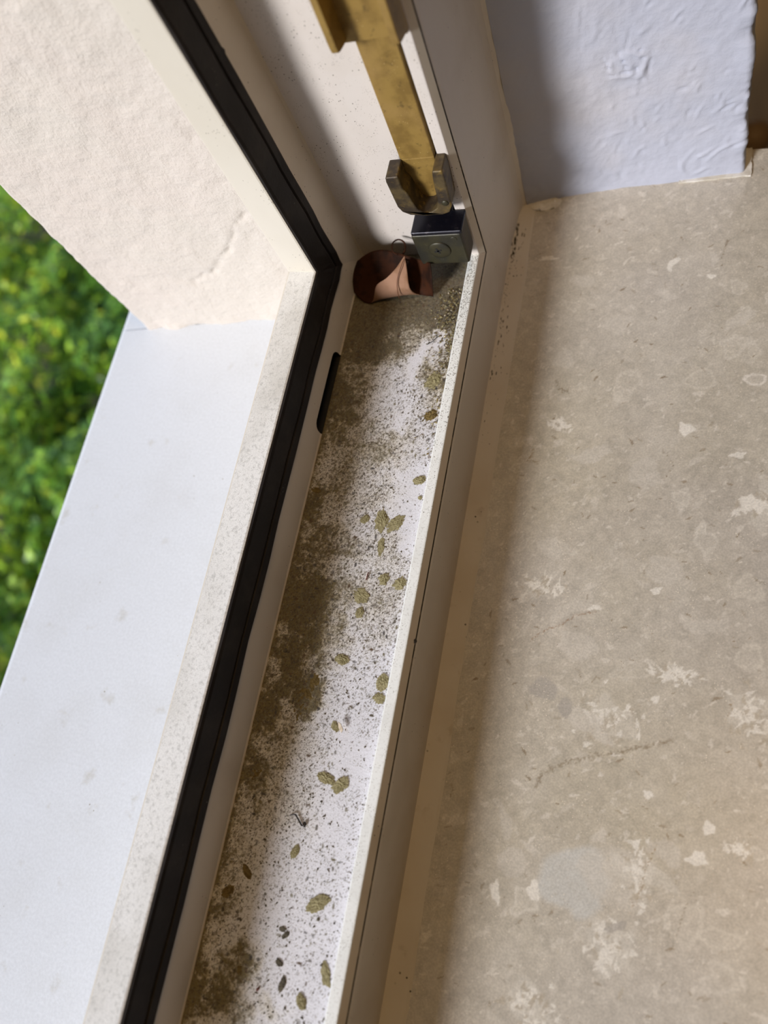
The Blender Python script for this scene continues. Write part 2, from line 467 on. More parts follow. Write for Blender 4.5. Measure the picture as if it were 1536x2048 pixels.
LM=[[(-0.0636,-0.0198,0.0030),(-0.0598,-0.0234,0.0010),(-0.0550,-0.0247,0.0010),(-0.0456,-0.0228,0.0010),(-0.0363,-0.0204,0.0010),(-0.0292,-0.0220,0.0020)],
[(-0.0640,-0.0171,0.0060),(-0.0588,-0.0175,0.0040),(-0.0534,-0.0165,0.0030),(-0.0453,-0.0155,0.0030),(-0.0365,-0.0163,0.0030),(-0.0281,-0.0217,0.0080)],
[(-0.0631,-0.0132,0.0090),(-0.0573,-0.0127,0.0080),(-0.0507,-0.0130,0.0080),(-0.0433,-0.0138,0.0070),(-0.0352,-0.0141,0.0070),(-0.0277,-0.0193,0.0120)],
[(-0.0614,-0.0104,0.0110),(-0.0562,-0.0063,0.0120),(-0.0489,-0.0065,0.0130),(-0.0423,-0.0087,0.0120),(-0.0353,-0.0107,0.0110),(-0.0285,-0.0152,0.0140)]]
LF=[[(-0.0527,-0.0223,0.0060),(-0.0446,-0.0230,0.0080),(-0.0368,-0.0237,0.0090)],
[(-0.0519,-0.0202,0.0090),(-0.0441,-0.0207,0.0110),(-0.0369,-0.0215,0.0120)],
[(-0.0456,-0.0202,0.0120),(-0.0413,-0.0184,0.0140),(-0.0376,-0.0171,0.0140)],
[(-0.0412,-0.0156,0.0140),(-0.0400,-0.0138,0.0150),(-0.0388,-0.0130,0.0160)]]
# ================================================================== the setting
# ---- window frame: one profile (x, r) swept along the sill and up the jamb, mitred in the corner
# r = distance from the track floor towards the opening
PROF = [(-.0824, -.0315, 'p'), (-.0824, .0248, 'p'), (-.0821, .0255, 'p'), (-.0813, .0260, 'o'), (-.0686, .0290, 'o'), (-.0680, .0288, 'o'),
        (-.0679, .0276, 'i'), (-.0690, .0271, 'i'), (-.0682, .0151, 'i'), (-.0662, .0143, 'i'), (-.0653, .0075, 'i'), (-.0646, .0010, 'i'), (-.0640, .0001, 'f'), (-.0630, 0, 'f'),
        (-.0170, 0, 'l'), (-.0170, .0035, 'l'), (-.0168, .0039, 'l'), (-.0164, .0041, 'l'), (-.0134, .0041, 'l'), (-.0130, .0040, 'l'),
        (-.0128, .0037, 'n'), (-.0112, .0013, 's'), (-.0115, .0011, 's'), (-.0114, .0009, 's'), (-.0109, .0008, 'n'), (-.0106, -.0004, 'n'), (-.0104, -.0100, 'n'), (-.0098, -.0200, 'n'), (-.0092, -.0262, 'n'), (-.0086, -.0290, 'n'), (-.0086, -.0315, 'p')]
SEG = {'p': 0, 'o': 1, 'i': 2, 'f': 3, 'l': 4, 'n': 2, 's': 5}
win = empty('window_1', (-.04, 0, 0)); tag(win, kind='structure')
Y_END, Z_END = -1.25, 1.30
def rail(name, prof, mode, mats):
    n = len(prof); V = []; F = []; mi = []
    for x, r, s in prof:
        V.append((x, -r, r) if r > -.0315 else ((x, .0315, -.0315) if mode == 'b' else (x, -r, -.0315)))
    ends = [Y_END] if mode == 'b' else [Z_END]
    for x, r, s in prof:
        V.append((x, Y_END, max(r, -.0315)) if mode == 'b' else (x, -r, Z_END))
    for i in range(n):
        j = (i + 1) % n
        F.append([i, j, n + j, n + i]); mi.append(SEG[prof[i][2]])
    F.append(list(range(n))); mi.append(0)
    F.append(list(range(n, 2 * n))); mi.append(0)
    o = from_pydata(name, V, F, mats, win, midx=mi)
    return fix_normals(o)
bottom = rail('bottom_rail', PROF, 'b', [M['paint'], M['paint_dusty'], M['inner_paint'], M['jamb_floor'], M['lip'], M['seam']])
PJ = [(x, r if abs(r + .0315) > 1e-6 else -.0315, s) for x, r, s in PROF[:-2]] + [(-.0086, -.0315, 'n'), (-.0078, -.0420, 'n'), (-.0068, -.0460, 'n'), (-.0050, -.0478, 'p'), (-.0050, -.060, 'p'), (-.0824, -.060, 'p')]
side = rail('side_rail', PJ, 'j', [M['paint'], M['paint'], M['inner_paint'], M['jamb_floor'], M['jamb_floor'], M['seam']])

# drain opening cut through the outer upstand
def cut_slot():
    bm = bmesh.new()
    pts = []
    y0, y1, z0, z1 = -.0835, -.0480, -.001, .0056
    rr = .0036
    for cy, cz, a0 in ((y1 - rr, z1 - rr, 0), (y0 + rr, z1 - rr, 90), (y0 + rr * .6, z0 + .001, 180), (y1 - rr * .6, z0 + .001, 270)):
        for a in (0, 22, 45, 67, 90):
            th = math.radians(a0 + a); pts.append((cy + rr * math.cos(th) * (1 if a0 < 180 else .6), cz + rr * math.sin(th) * (1 if a0 < 180 else .3)))
    cutter = prism('slot_cutter', pts, 0, -.0745, -.058, M['slot'])
    md = bottom.modifiers.new('cut', 'BOOLEAN'); md.operation = 'DIFFERENCE'; md.object = cutter; md.solver = 'EXACT'; md.material_mode = 'TRANSFER'
    bpy.context.view_layer.update()
    dg = bpy.context.evaluated_depsgraph_get()
    me = bpy.data.meshes.new_from_object(bottom.evaluated_get(dg))
    bottom.modifiers.clear(); bottom.data = me
    bpy.data.objects.remove(cutter)
cut_slot()

# rubber gasket: bulb, groove and lip, in two mitred lengths
G = [(-.0690, .0270), (-.0679, .0286), (-.0672, .0285), (-.0666, .0275), (-.0656, .0200), (-.0658, .0192), (-.0666, .0189), (-.0666, .0183), (-.0657, .0179), (-.0652, .0152), (-.0655, .0144), (-.0664, .0142), (-.0683, .0152)]
for mode in ('b', 'j'):
    n = len(G); V = [(x, -r, r) for x, r in G]; F = []
    steps = 60
    for s in range(1, steps + 1):
        t = s / steps
        for x, r in G:
            w = .00018 * math.sin(s * 1.7 + r * 300) + .00012 * math.sin(s * 4.1)
            if mode == 'b': V.append((x + (w if x > -.0675 else 0), -r + (Y_END + r) * t ** 1.5, r + (w if r > .0274 else 0)))
            else: V.append((x + (w if x > -.0675 else 0), -r, r + (Z_END - r) * t ** 1.5))
    for s in range(steps):
        for i in range(n):
            j = (i + 1) % n; F.append([s * n + i, s * n + j, (s + 1) * n + j, (s + 1) * n + i])
    F.append(list(range(n))); F.append([steps * n + i for i in range(n)])
    fix_normals(from_pydata('gasket', V, F, M['rubber'], win))
# loose torn end of the upright gasket
g = prism('gasket_tear', [(-.0150, .1150), (-.0136, .1122), (-.0143, .1112), (-.0152, .1125), (-.0154, .1200)], 0, -.0670, -.0656, M['rubber'], win)

# sealant bead between frame and marble sill
V = []; F = []; ys = np.linspace(Y_END, .0470, 200); n = 6
for y in ys:
    w = .0006 * (mnoise.noise(Vector((y * 45, 1.3, 0)))) + .0003 * mnoise.noise(Vector((y * 160, 4.3, 0)))
    for q, (x, z) in enumerate([(-.0095, -.0285), (-.0091, -.0268), (-.0072, -.0272), (-.0045, -.0278), (-.0020, -.0282), (-.0004, -.0287)]):
        V.append((x + (w if q > 1 else 0) * (q / 5), y, z + (w * .3 if 0 < q < 5 else 0)))
for i in range(len(ys) - 1):
    for j in range(n):
        F.append([i * n + j, i * n + (j + 1) % n, (i + 1) * n + (j + 1) % n, (i + 1) * n + j])
F.append(list(range(n))); F.append([(len(ys) - 1) * n + j for j in range(n)])
fix_normals(from_pydata('sealant_bead', V, F, M['sealant'], win, smooth=False))
# black mould growing along the bead near the corner
V = []; F = []
for i in range(300):
    y = .036 - abs(random.gauss(0, .040)); x = -.0079 + random.gauss(0, .0005) + (.0035 * random.random() if random.random() < .2 else 0)
    s = random.choice((.0001, .00015, .0002, .0003, .0005)); b = len(V); z = -.0271 - .0016 * (x + .0079) / .008
    for a in range(6):
        rr = s * random.uniform(.6, 1.3); V.append((x + rr * .6 * math.cos(a * 1.05), y + rr * 2.2 * math.sin(a * 1.05), z))
    V.append((x, y, z + .0002)); F += [[b + a, b + (a + 1) % 6, b + 6] for a in range(6)]
o = from_pydata('mould_spots', V, F, M['mould'], win); tag(o, 'black mould spots', kind='stuff')

# ---- dirty track floor of the bottom rail (dirt and a darker far end, painted per point)
def track_floor():
    xs = np.arange(-.0640, -.0170 + 1e-6, .00023)
    ys = np.concatenate([np.linspace(-1.24, -.345, 80)[:-1], np.arange(-.345, -.0002, .00025)])
    X, Y = np.meshgrid(xs, ys)
    u = (X + .0640) / .0470
    base = np.ones(X.shape + (3,)) * np.array([.79, .805, .875])
    base *= (1 - .10 * fbm(X, Y, 60, 3, 5))[..., None]
    film = np.zeros_like(X)
    wx = X + (fbm(X, Y, 180, 4, 21) - .5) * .012; wy = Y + (fbm(X, Y, 180, 4, 22) - .5) * .018
    for x, y, a, b, s in FM:
        film = np.maximum(film, s * np.exp(-.5 * (((wx - x) / a) ** 2 + ((wy - y) / b) ** 2) ** 1.2))
    film += .55 * np.exp(-u / .035) * (.4 + 1.1 * fbm(X, Y, 300, 3, 31)) + .16 * sstep(.62, .0, u)
    film += .75 * sstep(-.052, -.020, Y)  # film thickens towards the far end
    film += .35 * np.exp(-(1 - u) / .06) * sstep(-.10, -.05, Y)
    cl = np.zeros_like(X)
    for x, y, a, b in CL:
        cl = np.maximum(cl, np.exp(-.5 * (((wx - x) / a) ** 2 + ((wy - y) / b) ** 2) ** 2))
    film += .30 * sstep(.62, .15, u) * fbm(X, Y, 70, 3, 25) * sstep(-.30, -.12, Y)
    film *= 1 - .85 * cl
    tex = fbm(X, Y, 900, 4, 41, .7)
    tex2 = fbm(X, Y, 260, 4, 45, .65)
    a = sstep(.30, .78, film * (.55 + .9 * tex2) + (tex - .5) * 1.0 * np.clip(film * 2, 0, 1))
    olive = np.array([.130, .098, .030]); grey = np.array([.105, .09, .07])
    far = sstep(-.09, -.03, Y)[..., None] * (.35 + .65 * u[..., None])
    dirtc = olive * (1 - far) + grey * far
    dirtc = dirtc * (.55 + .95 * fbm(X, Y, 500, 3, 51))[..., None]
    yel = np.clip(film * 1.25, 0, 1)[..., None]
    c = base * (1 - yel) + base * np.array([.80, .70, .46]) * yel
    c = c * (1 - a[..., None] * .93) + dirtc * a[..., None] * .93
    # specks, denser where there is film
    dens = np.clip(.36 + 1.0 * film + .5 * (tex2 - .5), .03, 1) * (1 - .9 * cl) * (.35 + .65 * sstep(-.30, -.14, Y) + .25)
    ncol = len(xs); y0i = np.searchsorted(ys, -.345)
    cols = np.array([[.07, .055, .03], [.14, .12, .06], [.05, .045, .045], [.20, .18, .12], [.10, .06, .03]])
    N = 120000
    ii = RNG.integers(y0i, len(ys) - 4, N); jj = RNG.integers(1, ncol - 3, N)
    ok = RNG.random(N) < dens[ii, jj] ** 1.3
    ii = ii[ok]; jj = jj[ok]; kc = cols[RNG.integers(0, 5, len(ii))]; al = RNG.uniform(.35, 1, len(ii))[:, None]
    c[ii, jj] = c[ii, jj] * (1 - al) + kc * al
    m = RNG.random(len(ii)) < .30
    for di, dj in ((1, 0), (0, 1), (1, 1), (-1, 0), (0, -1), (1, -1)):
        q = m & (RNG.random(len(ii)) < .5)
        i2 = ii[q] + di; j2 = jj[q] + dj
        c[i2, j2] = c[i2, j2] * (1 - al[q] * .8) + kc[q] * al[q] * .8
    for _ in range(900):            # larger specks
        i = int(RNG.integers(y0i + 6, len(ys) - 8)); j = int(RNG.integers(4, ncol - 5))
        if RNG.random() > dens[i, j] * 1.1: continue
        r = RNG.uniform(1.1, 2.6); el = RNG.uniform(.5, 1.6)
        di, dj = np.mgrid[-4:5, -4:5]; i0 = slice(i - 4, i + 5); j0 = slice(max(j - 4, 0), j + 5)
        if j - 4 < 0 or j + 5 > ncol: continue
        d = np.sqrt((di / el) ** 2 + (dj * el) ** 2) + RNG.uniform(-.6, .6, di.shape)
        w = (sstep(r + .6, r - .4, d) * RNG.uniform(.6, 1))[..., None]
        c[i0, j0] = c[i0, j0] * (1 - w) + cols[int(RNG.integers(0, 5))] * w
    Z = .0003 + .00035 * a * tex + .0002 * film
    P = np.stack([X, Y, Z], -1)
    grid_mesh('track_floor', P, M['floor_dirt'], win, np.clip(c, 0.01, 1), skirt=(0, 0, -.0006))
    return film, xs, ys
film, fxs, fys = track_floor()

# loose grit too small to count, lying over the track floor
def grit():
    V = []; F = []
    cnt = 0
    while cnt < 5200:
        x = random.uniform(-.0632, -.0176); y = random.uniform(-.32, -.008)
        d = film[min(np.searchsorted(fys, y), len(fys) - 1), min(np.searchsorted(fxs, x), len(fxs) - 1)]
        if random.random() > .12 + d * .9: continue
        cnt += 1
        s = random.choice((.00012, .00015, .0002, .00028, .0004)); b = len(V); th = random.random() * 3.14; el = random.uniform(.6, 1.7)
        for a in range(5):
            rr = s * random.uniform(.7, 1.2); cx = rr * el * math.cos(a * 1.257); cy = rr / el * math.sin(a * 1.257)
            V.append((x + cx * math.cos(th) - cy * math.sin(th), y + cx * math.sin(th) + cy * math.cos(th), .0003))
        V.append((x, y, .0004 + s * random.uniform(.5, 1.1)))
        F += [[b + a, b + (a + 1) % 5, b + 5] for a in range(5)]
    for _ in range(900):            # dirt lodged on the lip towards the corner
        y = -.003 - abs(random.gauss(0, .038)); x = random.uniform(-.0165, -.0132); s = random.choice((.00009, .00012, .0002)); b = len(V)
        for a in range(5): V.append((x + s * random.uniform(.6, 1.3) * math.cos(a * 1.257), y + 1.3 * s * random.uniform(.6, 1.3) * math.sin(a * 1.257), .00408))
        V.append((x, y, .00418)); F += [[b + a, b + (a + 1) % 5, b + 5] for a in range(5)]
    o = from_pydata('loose_grit', V, F, M['grit'])
    tag(o, 'fine dark grit scattered over the white floor of the window track', 'dirt', kind='stuff')
grit()

# ---- marble sill inside
def marble():
    xs = np.concatenate([np.arange(-.0088, .1065, .0004), np.linspace(.108, .16, 30)])
    ys = np.concatenate([np.linspace(-1.25, -.36, 60)[:-1], np.arange(-.36, .0692, .0004)])
    X, Y = np.meshgrid(xs, ys)
    wx = X + (fbm(X, Y, 90, 4, 61) - .5) * .006 + (fbm(X, Y, 420, 3, 62) - .5) * .0014
    wy = Y + (fbm(X, Y, 90, 4, 63) - .5) * .006 + (fbm(X, Y, 420, 3, 64) - .5) * .0014
    n1 = fbm(X, Y, 28, 4, 65)[..., None]; n2 = fbm(X, Y, 330, 4, 66, .75)[..., None]
    c = np.ones(X.shape + (3,)) * np.array([.490, .452, .380])
    c = c * (1 - sstep(.40, .66, n1) * .55) + np.array([.535, .50, .43]) * sstep(.40, .66, n1) * .55
    n3 = fbm(X, Y, 16, 3, 67)[..., None]
    c = c * (1 + (n3 - .5) * np.array([.02, .0, -.16]))
    c = c * (.78 + .44 * n2)
    RG = np.random.default_rng(5)
    def blend(x, y, a, b, th, col, al, irr=.25, ring=False, seed=0, soft=.18):
        R = max(a, b) * 1.7 + .004
        i0, i1 = np.searchsorted(ys, [y - R, y + R]); j0, j1 = np.searchsorted(xs, [x - R, x + R])
        if i1 - i0 < 2 or j1 - j0 < 2: return
        k = min(1., max(a, b) / .004)
        dx = X[i0:i1, j0:j1] * (1 - k) + wx[i0:i1, j0:j1] * k - x; dy = Y[i0:i1, j0:j1] * (1 - k) + wy[i0:i1, j0:j1] * k - y
        p = (dx * math.cos(th) + dy * math.sin(th)) / a; q = (-dx * math.sin(th) + dy * math.cos(th)) / b
        ang = np.arctan2(q, p)
        d = np.sqrt(p * p + q * q) * (1 + irr * (np.sin(3 * ang + seed) * .6 + np.sin(5 * ang + seed * 2.3) * .4))
        w = sstep(1 + soft, 1 - soft, d)
        if ring: w = np.maximum(w * .35, sstep(.24, .08, np.abs(d - .85)))
        tx = .72 + .56 * n2[i0:i1, j0:j1, 0]
        w = (w * al * np.clip(tx, 0, 1.1))[..., None]
        c[i0:i1, j0:j1] = c[i0:i1, j0:j1] * (1 - w) + np.array(col) * w
    for _ in range(150):            # broad pale clouds
        blend(RG.uniform(0, .14), RG.uniform(-.36, .07), RG.uniform(.004, .010), RG.uniform(.003, .007), RG.uniform(0, 3.1), (.57, .535, .47), RG.uniform(.1, .35), .25, seed=RG.uniform(0, 6), soft=.5)
    for _ in range(4200):           # small shell chips
        L = RG.uniform(.0003, .0010) * (1 if RG.random() < .85 else 2)
        blend(RG.uniform(0, .14), RG.uniform(-.36, .07), L, L * RG.uniform(.25, .6), RG.normal(.5, .8), (.71, .67, .595), RG.uniform(.15, .65), .3, seed=RG.uniform(0, 6))
    for _ in range(170):            # larger shell chips
        L = RG.uniform(.0014, .0032)
        blend(RG.uniform(0, .14), RG.uniform(-.36, .07), L, L * RG.uniform(.3, .75), RG.normal(.5, .8), (.67, .63, .56), RG.uniform(.15, .5), .3, ring=RG.random() < .3, seed=RG.uniform(0, 6))
    for _ in range(60):             # ghost outlines of shells
        L = RG.uniform(.002, .005)
        blend(RG.uniform(0, .14), RG.uniform(-.36, .07), L, L * RG.uniform(.4, .9), RG.uniform(0, 3), (.70, .665, .59), RG.uniform(.2, .55), .3, ring=True, seed=RG.uniform(0, 6), soft=.3)
    for _ in range(600):            # thin dark flecks
        L = RG.uniform(.0004, .0014)
        blend(RG.uniform(0, .14), RG.uniform(-.36, .07), L, L * RG.uniform(.15, .4), RG.normal(.2, .9), (.24, .18, .11), RG.uniform(.25, .8), .3, seed=RG.uniform(0, 6))
    TONE = {'w': ((.76, .73, .66), .95, .25), 'W': ((.67, .64, .57), .45, .35), 'p': ((.61, .575, .51), .55, .15), 'g': ((.40, .375, .34), .75, .12), 'b': ((.57, .575, .55), .75, .12), 'v': ((.64, .60, .52), .6, .15), 'r': ((.72, .68, .61), .95, .1)}
    for i, (kd, x, y, a, b, th) in enumerate(MB):
        col, al, irr = TONE[kd]
        blend(x, y, a, b, th, col, al, irr, ring=kd in 'rv', seed=i * 1.7, soft=.12)
        if kd == 'W':
            for _ in range(46):
                blend(x + RG.normal(0, a * .6), y + RG.normal(0, b * .6), RG.uniform(.0005, .0018), RG.uniform(.0003, .0008), RG.uniform(0, 3), (.77, .74, .67) if RG.random() < .72 else (.46, .41, .33), .8, .4, seed=RG.uniform(0, 6))
    LT = {'d': (.21, .16, .10), 'b': (.27, .17, .07), 'c': (.30, .19, .12), 'h': (.30, .22, .15), 'w': (.74, .69, .60)}
    for kd, pts, w in ML:
        for (xa, ya), (xb, yb) in zip(pts[:-1], pts[1:]):
            nst = max(2, int(math.hypot(xb - xa, yb - ya) / .0003))
            for s in range(nst):
                t = s / nst
                blend(xa + (xb - xa) * t + RG.normal(0, w * .45), ya + (yb - ya) * t + RG.normal(0, w * .45), w * RG.uniform(.3, 1.0), w * RG.uniform(.2, .6), RG.uniform(0, 3), LT[kd], RG.uniform(.10, .65) * (.7 if w > .0006 else 1), .3, seed=s)
    P = np.stack([X, Y, np.full_like(X, -.0285)], -1)
    o = grid_mesh('trim_2', P, M['marble'], None, np.clip(c, .02, 1), skirt=(0, 0, -.030))
    tag(o, kind='structure')
marble()

# ---- outer stone sill: two lengths meeting at a joint beside the plaster
def wall_y(x): return -.0222 + (x + .187) * .075      # the plaster runs slightly askew to the frame
V = []
for poly in ([(-.2003, Y_END), (-.0826, Y_END), (-.0826, wall_y(-.0826) + .0010), (-.2003, wall_y(-.2003) + .0010)], [(-.2003, wall_y(-.2003) + .0016), (-.0826, wall_y(-.0826) + .0016), (-.0826, .30), (-.2003, .30)]):
    for z in (-.060, -.0200): V += [(x, y, z) for x, y in poly]
F = []
for k in (0, 8): F += [[k, k + 1, k + 2, k + 3], [k + 4, k + 5, k + 6, k + 7]] + [[k + i, k + (i + 1) % 4, k + 4 + (i + 1) % 4, k + 4 + i] for i in range(4)]
o = from_pydata('trim_1', V, F, M['stone'])
bm = bmesh.new(); bm.from_mesh(o.data)
bmesh.ops.recalc_face_normals(bm, faces=bm.faces)
ed = [e for e in bm.edges if all(v.co.x < -.19 and v.co.z > -.03 for v in e.verts)]
bmesh.ops.bevel(bm, geom=ed, offset=.0042, segments=3, affect='EDGES', profile=.5)
bm.to_mesh(o.data); bm.free(); tag(o, kind='structure')

# ---- outside plaster reveal
def outer_wall():
    xs = np.arange(-.1825, -.0825, .0010); zs = np.concatenate([np.arange(-.0200, .20, .0010), np.linspace(.21, 2.6, 30)])
    # path: wraps round the outer corner
    k = 60
    side_y = np.concatenate([np.linspace(1.6, .02, 20), np.arange(.017, -.0140, -.0015)])
    path = [(-.1835, y) for y in side_y]
    for a in np.linspace(0, 90, 5): path.append((-.1835 + .0025 - .0025 * math.cos(math.radians(a)), -.0147 - .0025 * math.sin(math.radians(a))))
    path += [(x, wall_y(x) - wall_y(-.1810) - .0172) for x in xs[2:]]
    path = [(x, y - .0047) for x, y in path]
    path = np.array(path)
    d = np.gradient(path, axis=0); d /= np.linalg.norm(d, axis=1)[:, None]
    nrm = np.stack([d[:, 1], -d[:, 0]], -1)
    s = np.concatenate([[0], np.cumsum(np.linalg.norm(np.diff(path, axis=0), axis=1))])
    S_, Z_ = np.meshgrid(s, zs)
    h = (fbm(S_, Z_, 70, 3, 71) - .5) * .0014 + (fbm(S_ * .6, Z_, 330, 3, 72) - .5) * .0007
    # hairline crack
    cr = [(-.0929, .0474), (-.0953, .0463), (-.1109, .0283), (-.1243, .0178), (-.1369, .0116)]
    PX = np.repeat(path[None, :, 0], len(zs), 0)
    for (xa, za), (xb, zb) in zip(cr[:-1], cr[1:]):
        t = np.clip(((PX - xa) * (xb - xa) + (Z_ - za) * (zb - za)) / ((xb - xa) ** 2 + (zb - za) ** 2), 0, 1)
        dd = np.hypot(PX - xa - t * (xb - xa), Z_ - za - t * (zb - za) + .006 * (fbm(PX, Z_, 160, 3, 77) - .5))
        h -= .0009 * np.exp(-(dd / .0009) ** 2) * (path[None, :, 0] > -.176)
    low = np.exp(-(Z_ + .0200) / .004)
    h += low * (fbm(S_, Z_ * 0, 120, 3, 73) - .6) * .0035
    P = np.stack([path[None, :, 0] + nrm[None, :, 0] * h, path[None, :, 1] + nrm[None, :, 1] * h, Z_], -1)
    o = grid_mesh('wall_left', P, M['plaster_out'])
    tag(o, kind='structure')
    return o
wl_o = outer_wall()

# ---- inside plaster reveal, corner and room-side face
def inner_wall():
    zs = np.concatenate([np.arange(-.0285, .13, .0007), np.linspace(.145, 2.6, 30)])
    P0 = [(-.0030, .0380)]
    pth = [(-.0055, .0474), (.0040, .0494), (.0153, .0513), (.0359, .0535), (.0585, .0548), (.0800, .0562)]
    path = []
    for (xa, ya), (xb, yb) in zip(pth[:-1], pth[1:]):
        nst = int(math.hypot(xb - xa, yb - ya) / .0007)
        for q in range(nst): path.append((xa + (xb - xa) * q / nst, ya + (yb - ya) * q / nst))
    for a in np.linspace(0, 90, 7): path.append((.0800 + .002 * math.sin(math.radians(a)), .0582 - .002 * math.cos(math.radians(a))))
    path += [(.0820, y) for y in np.concatenate([np.arange(.0592, .075, .001), np.linspace(.08, 2.5, 20)])]
    path = np.array(path)
    d = np.gradient(path, axis=0); d /= np.linalg.norm(d, axis=1)[:, None]
    nrm = np.stack([d[:, 1], -d[:, 0]], -1)
    s = np.concatenate([[0], np.cumsum(np.linalg.norm(np.diff(path, axis=0), axis=1))])
    S_, Z_ = np.meshgrid(s, zs)
    h = (fbm(S_, Z_, 55, 3, 81) - .5) * .0012 + (fbm(S_, Z_, 420, 3, 82) - .5) * .0004
    amp = sstep(.02, .07, S_)
    rd = np.random.default_rng(3)
    for _ in range(150):            # brush and trowel marks
        x = rd.uniform(.028, .088); z = rd.uniform(-.024, .12); th = rd.normal(1.0, .5); L = rd.uniform(.0012, .0040); w = rd.uniform(.00035, .0009)
        i0, i1 = np.searchsorted(zs, [z - .01, z + .01]); j0, j1 = np.searchsorted(s, [x - .01, x + .01])
        dx = S_[i0:i1, j0:j1] - x; dz = Z_[i0:i1, j0:j1] - z
        p = (dx * math.cos(th) + dz * math.sin(th)) / L; q = (-dx * math.sin(th) + dz * math.cos(th)) / w
        q = q + .5 * p * p
        h[i0:i1, j0:j1] += rd.choice((-1, 1, 1)) * rd.uniform(.0002, .00055) * np.exp(-p * p) * np.exp(-q * q) * (.3 + amp[i0:i1, j0:j1])
    # blistered paint patch
    SO = .0075; ZO = -.0135
    for (x, z, L, th) in ((.0425, .0470, .003, 1.9), (.0470, .0490, .0035, 2.2), (.0520, .0500, .004, -.5), (.0545, .0440, .003, 1.2), (.0470, .0415, .004, .1), (.0440, .0425, .003, .6), (.0530, .0400, .003, 1.0), (.0500, .0455, .003, 1.6)):
        dx = S_ - x + .003; dz = Z_ - z - ZO
        p = (dx * math.cos(th) + dz * math.sin(th)) / L; q = (-dx * math.sin(th) + dz * math.cos(th)) / .0009 + .35 * np.sin(p * 5)
        h += .0005 * np.exp(-p * p) * np.exp(-np.where(q > 0, q * q * .35, q * q * 2))
    for (xa, za, xb, zb) in ((.0400, .0500, .0420, .0460), (.0420, .0460, .0410, .0440), (.0455, .0515, .0470, .0480), (.0470, .0480, .0478, .0450), (.0500, .0520, .0535, .0505), (.0530, .0500, .0545, .0475), (.0415, .0425, .0480, .0430), (.0480, .0430, .0520, .0440)):
        xa -= .003; xb -= .003; za += ZO; zb += ZO
        t = np.clip(((S_ - xa) * (xb - xa) + (Z_ - za) * (zb - za)) / ((xb - xa) ** 2 + (zb - za) ** 2), 0, 1)
        d2 = np.hypot(S_ - xa - t * (xb - xa), Z_ - za - t * (zb - za))
        d2 = d2 + .0022 * np.abs(fbm(S_, Z_, 420, 2, 88) - .5)
        h -= .0009 * np.exp(-(d2 / .0006) ** 2)
    dd = np.hypot((S_ - .046) / .008, (Z_ - .0455 - ZO) / .006) + .5 * (fbm(S_, Z_, 260, 3, 87) - .5)
    h += .0005 * sstep(1.1, .8, dd)
    # ragged outer corner
    h += np.exp(-((S_ - .0880) / .004) ** 2) * (fbm(S_ * 0, Z_, 160, 4, 85) - .5) * .0034
    # rounded foot
    lean = -.05 * np.clip(Z_, -.03, .16) * sstep(.01, .08, path[None, :, 0])
    P = np.stack([path[None, :, 0] + nrm[None, :, 0] * h + lean, path[None, :, 1] + nrm[None, :, 1] * h, Z_], -1)
    o = grid_mesh('wall_right', P, M['plaster_in'])
    tag(o, kind='structure')
    return o
wr_o = inner_wall()
# rough white plaster left over on the sill's ear, past the end of the wall
V = []; F = []
pts = []
for (xa, ya), (xb, yb) in zip([(.058, .0536), (.0858, .0549), (.0856, .0691), (.0815, .0691), (.0790, .0600), (.058, .0560)], [(.0858, .0549), (.0856, .0691), (.0815, .0691), (.0790, .0600), (.058, .0560), (.058, .0536)]):
    for q in range(10):
        t = q / 10; pts.append((xa + (xb - xa) * t + random.gauss(0, .00016), ya + (yb - ya) * t + random.gauss(0, .00016)))
prism('plaster_remnant', pts, 2, -.0286, -.0278, M['grout'], wr_o)
# pale filler smeared in the corner of frame, wall and sill
bm = bmesh.new(); bmesh.ops.create_icosphere(bm, subdivisions=4, radius=1)
for v in bm.verts:
    nn = mnoise.fractal(v.co * 2.2, 1, 2, 4)
    v.co = Vector((.0020 + v.co.x * .0075, .0470 + v.co.y * .0036, -.0285 + max(v.co.z, -.2) * .0009)) * 1.0 + Vector((nn * .0012, nn * .0012, nn * .0006))
me = bpy.data.meshes.new('corner_filler'); bm.to_mesh(me); bm.free()
link('corner_filler', me, M['grout'], wr_o, True)

# ---- rest of the house, plain, so that light only enters by the window
o = boxes('wall_front', [((-.190, -3.2, -2.7), (.0815, .60, -.0605)), ((-.0560, Y_END, -.0605), (-.0092, .030, -.0320)), ((-.1885, .301, -.0600), (.0815, 3.2, 2.6))], M['facade']); tag(o, kind='structure')
o = boxes('wall_back', [((-.190, -3.2, -.06), (.0825, Y_END - .001, 2.6))], M['facade']); tag(o, kind='structure')
o = boxes('wall_top', [((-.190, Y_END, 1.301), (.0825, .30, 2.6))], M['facade']); tag(o, kind='structure')
o = boxes('floor', [((.083, -3.2, -.98), (3.6, 3.2, -.92))], M['wood_floor']); tag(o, kind='structure')
o = boxes('ceiling', [((.083, -3.2, 1.70), (3.6, 3.2, 1.80))], M['wall_room']); tag(o, kind='structure')
o = boxes('wall_far', [((3.6, -3.2, -.98), (3.7, 3.2, 1.8)), ((.083, 3.2, -.98), (3.7, 3.3, 1.8)), ((.083, -3.3, -.98), (3.7, -3.2, 1.8))], M['wall_room']); tag(o, kind='structure')

# unseen slab added over the window to keep the high sky off the frame
o = boxes('sky_blocker', [((-.90, -3.2, 1.36), (-.191, 3.2, 1.50))], M['facade']); tag(o, kind='structure')

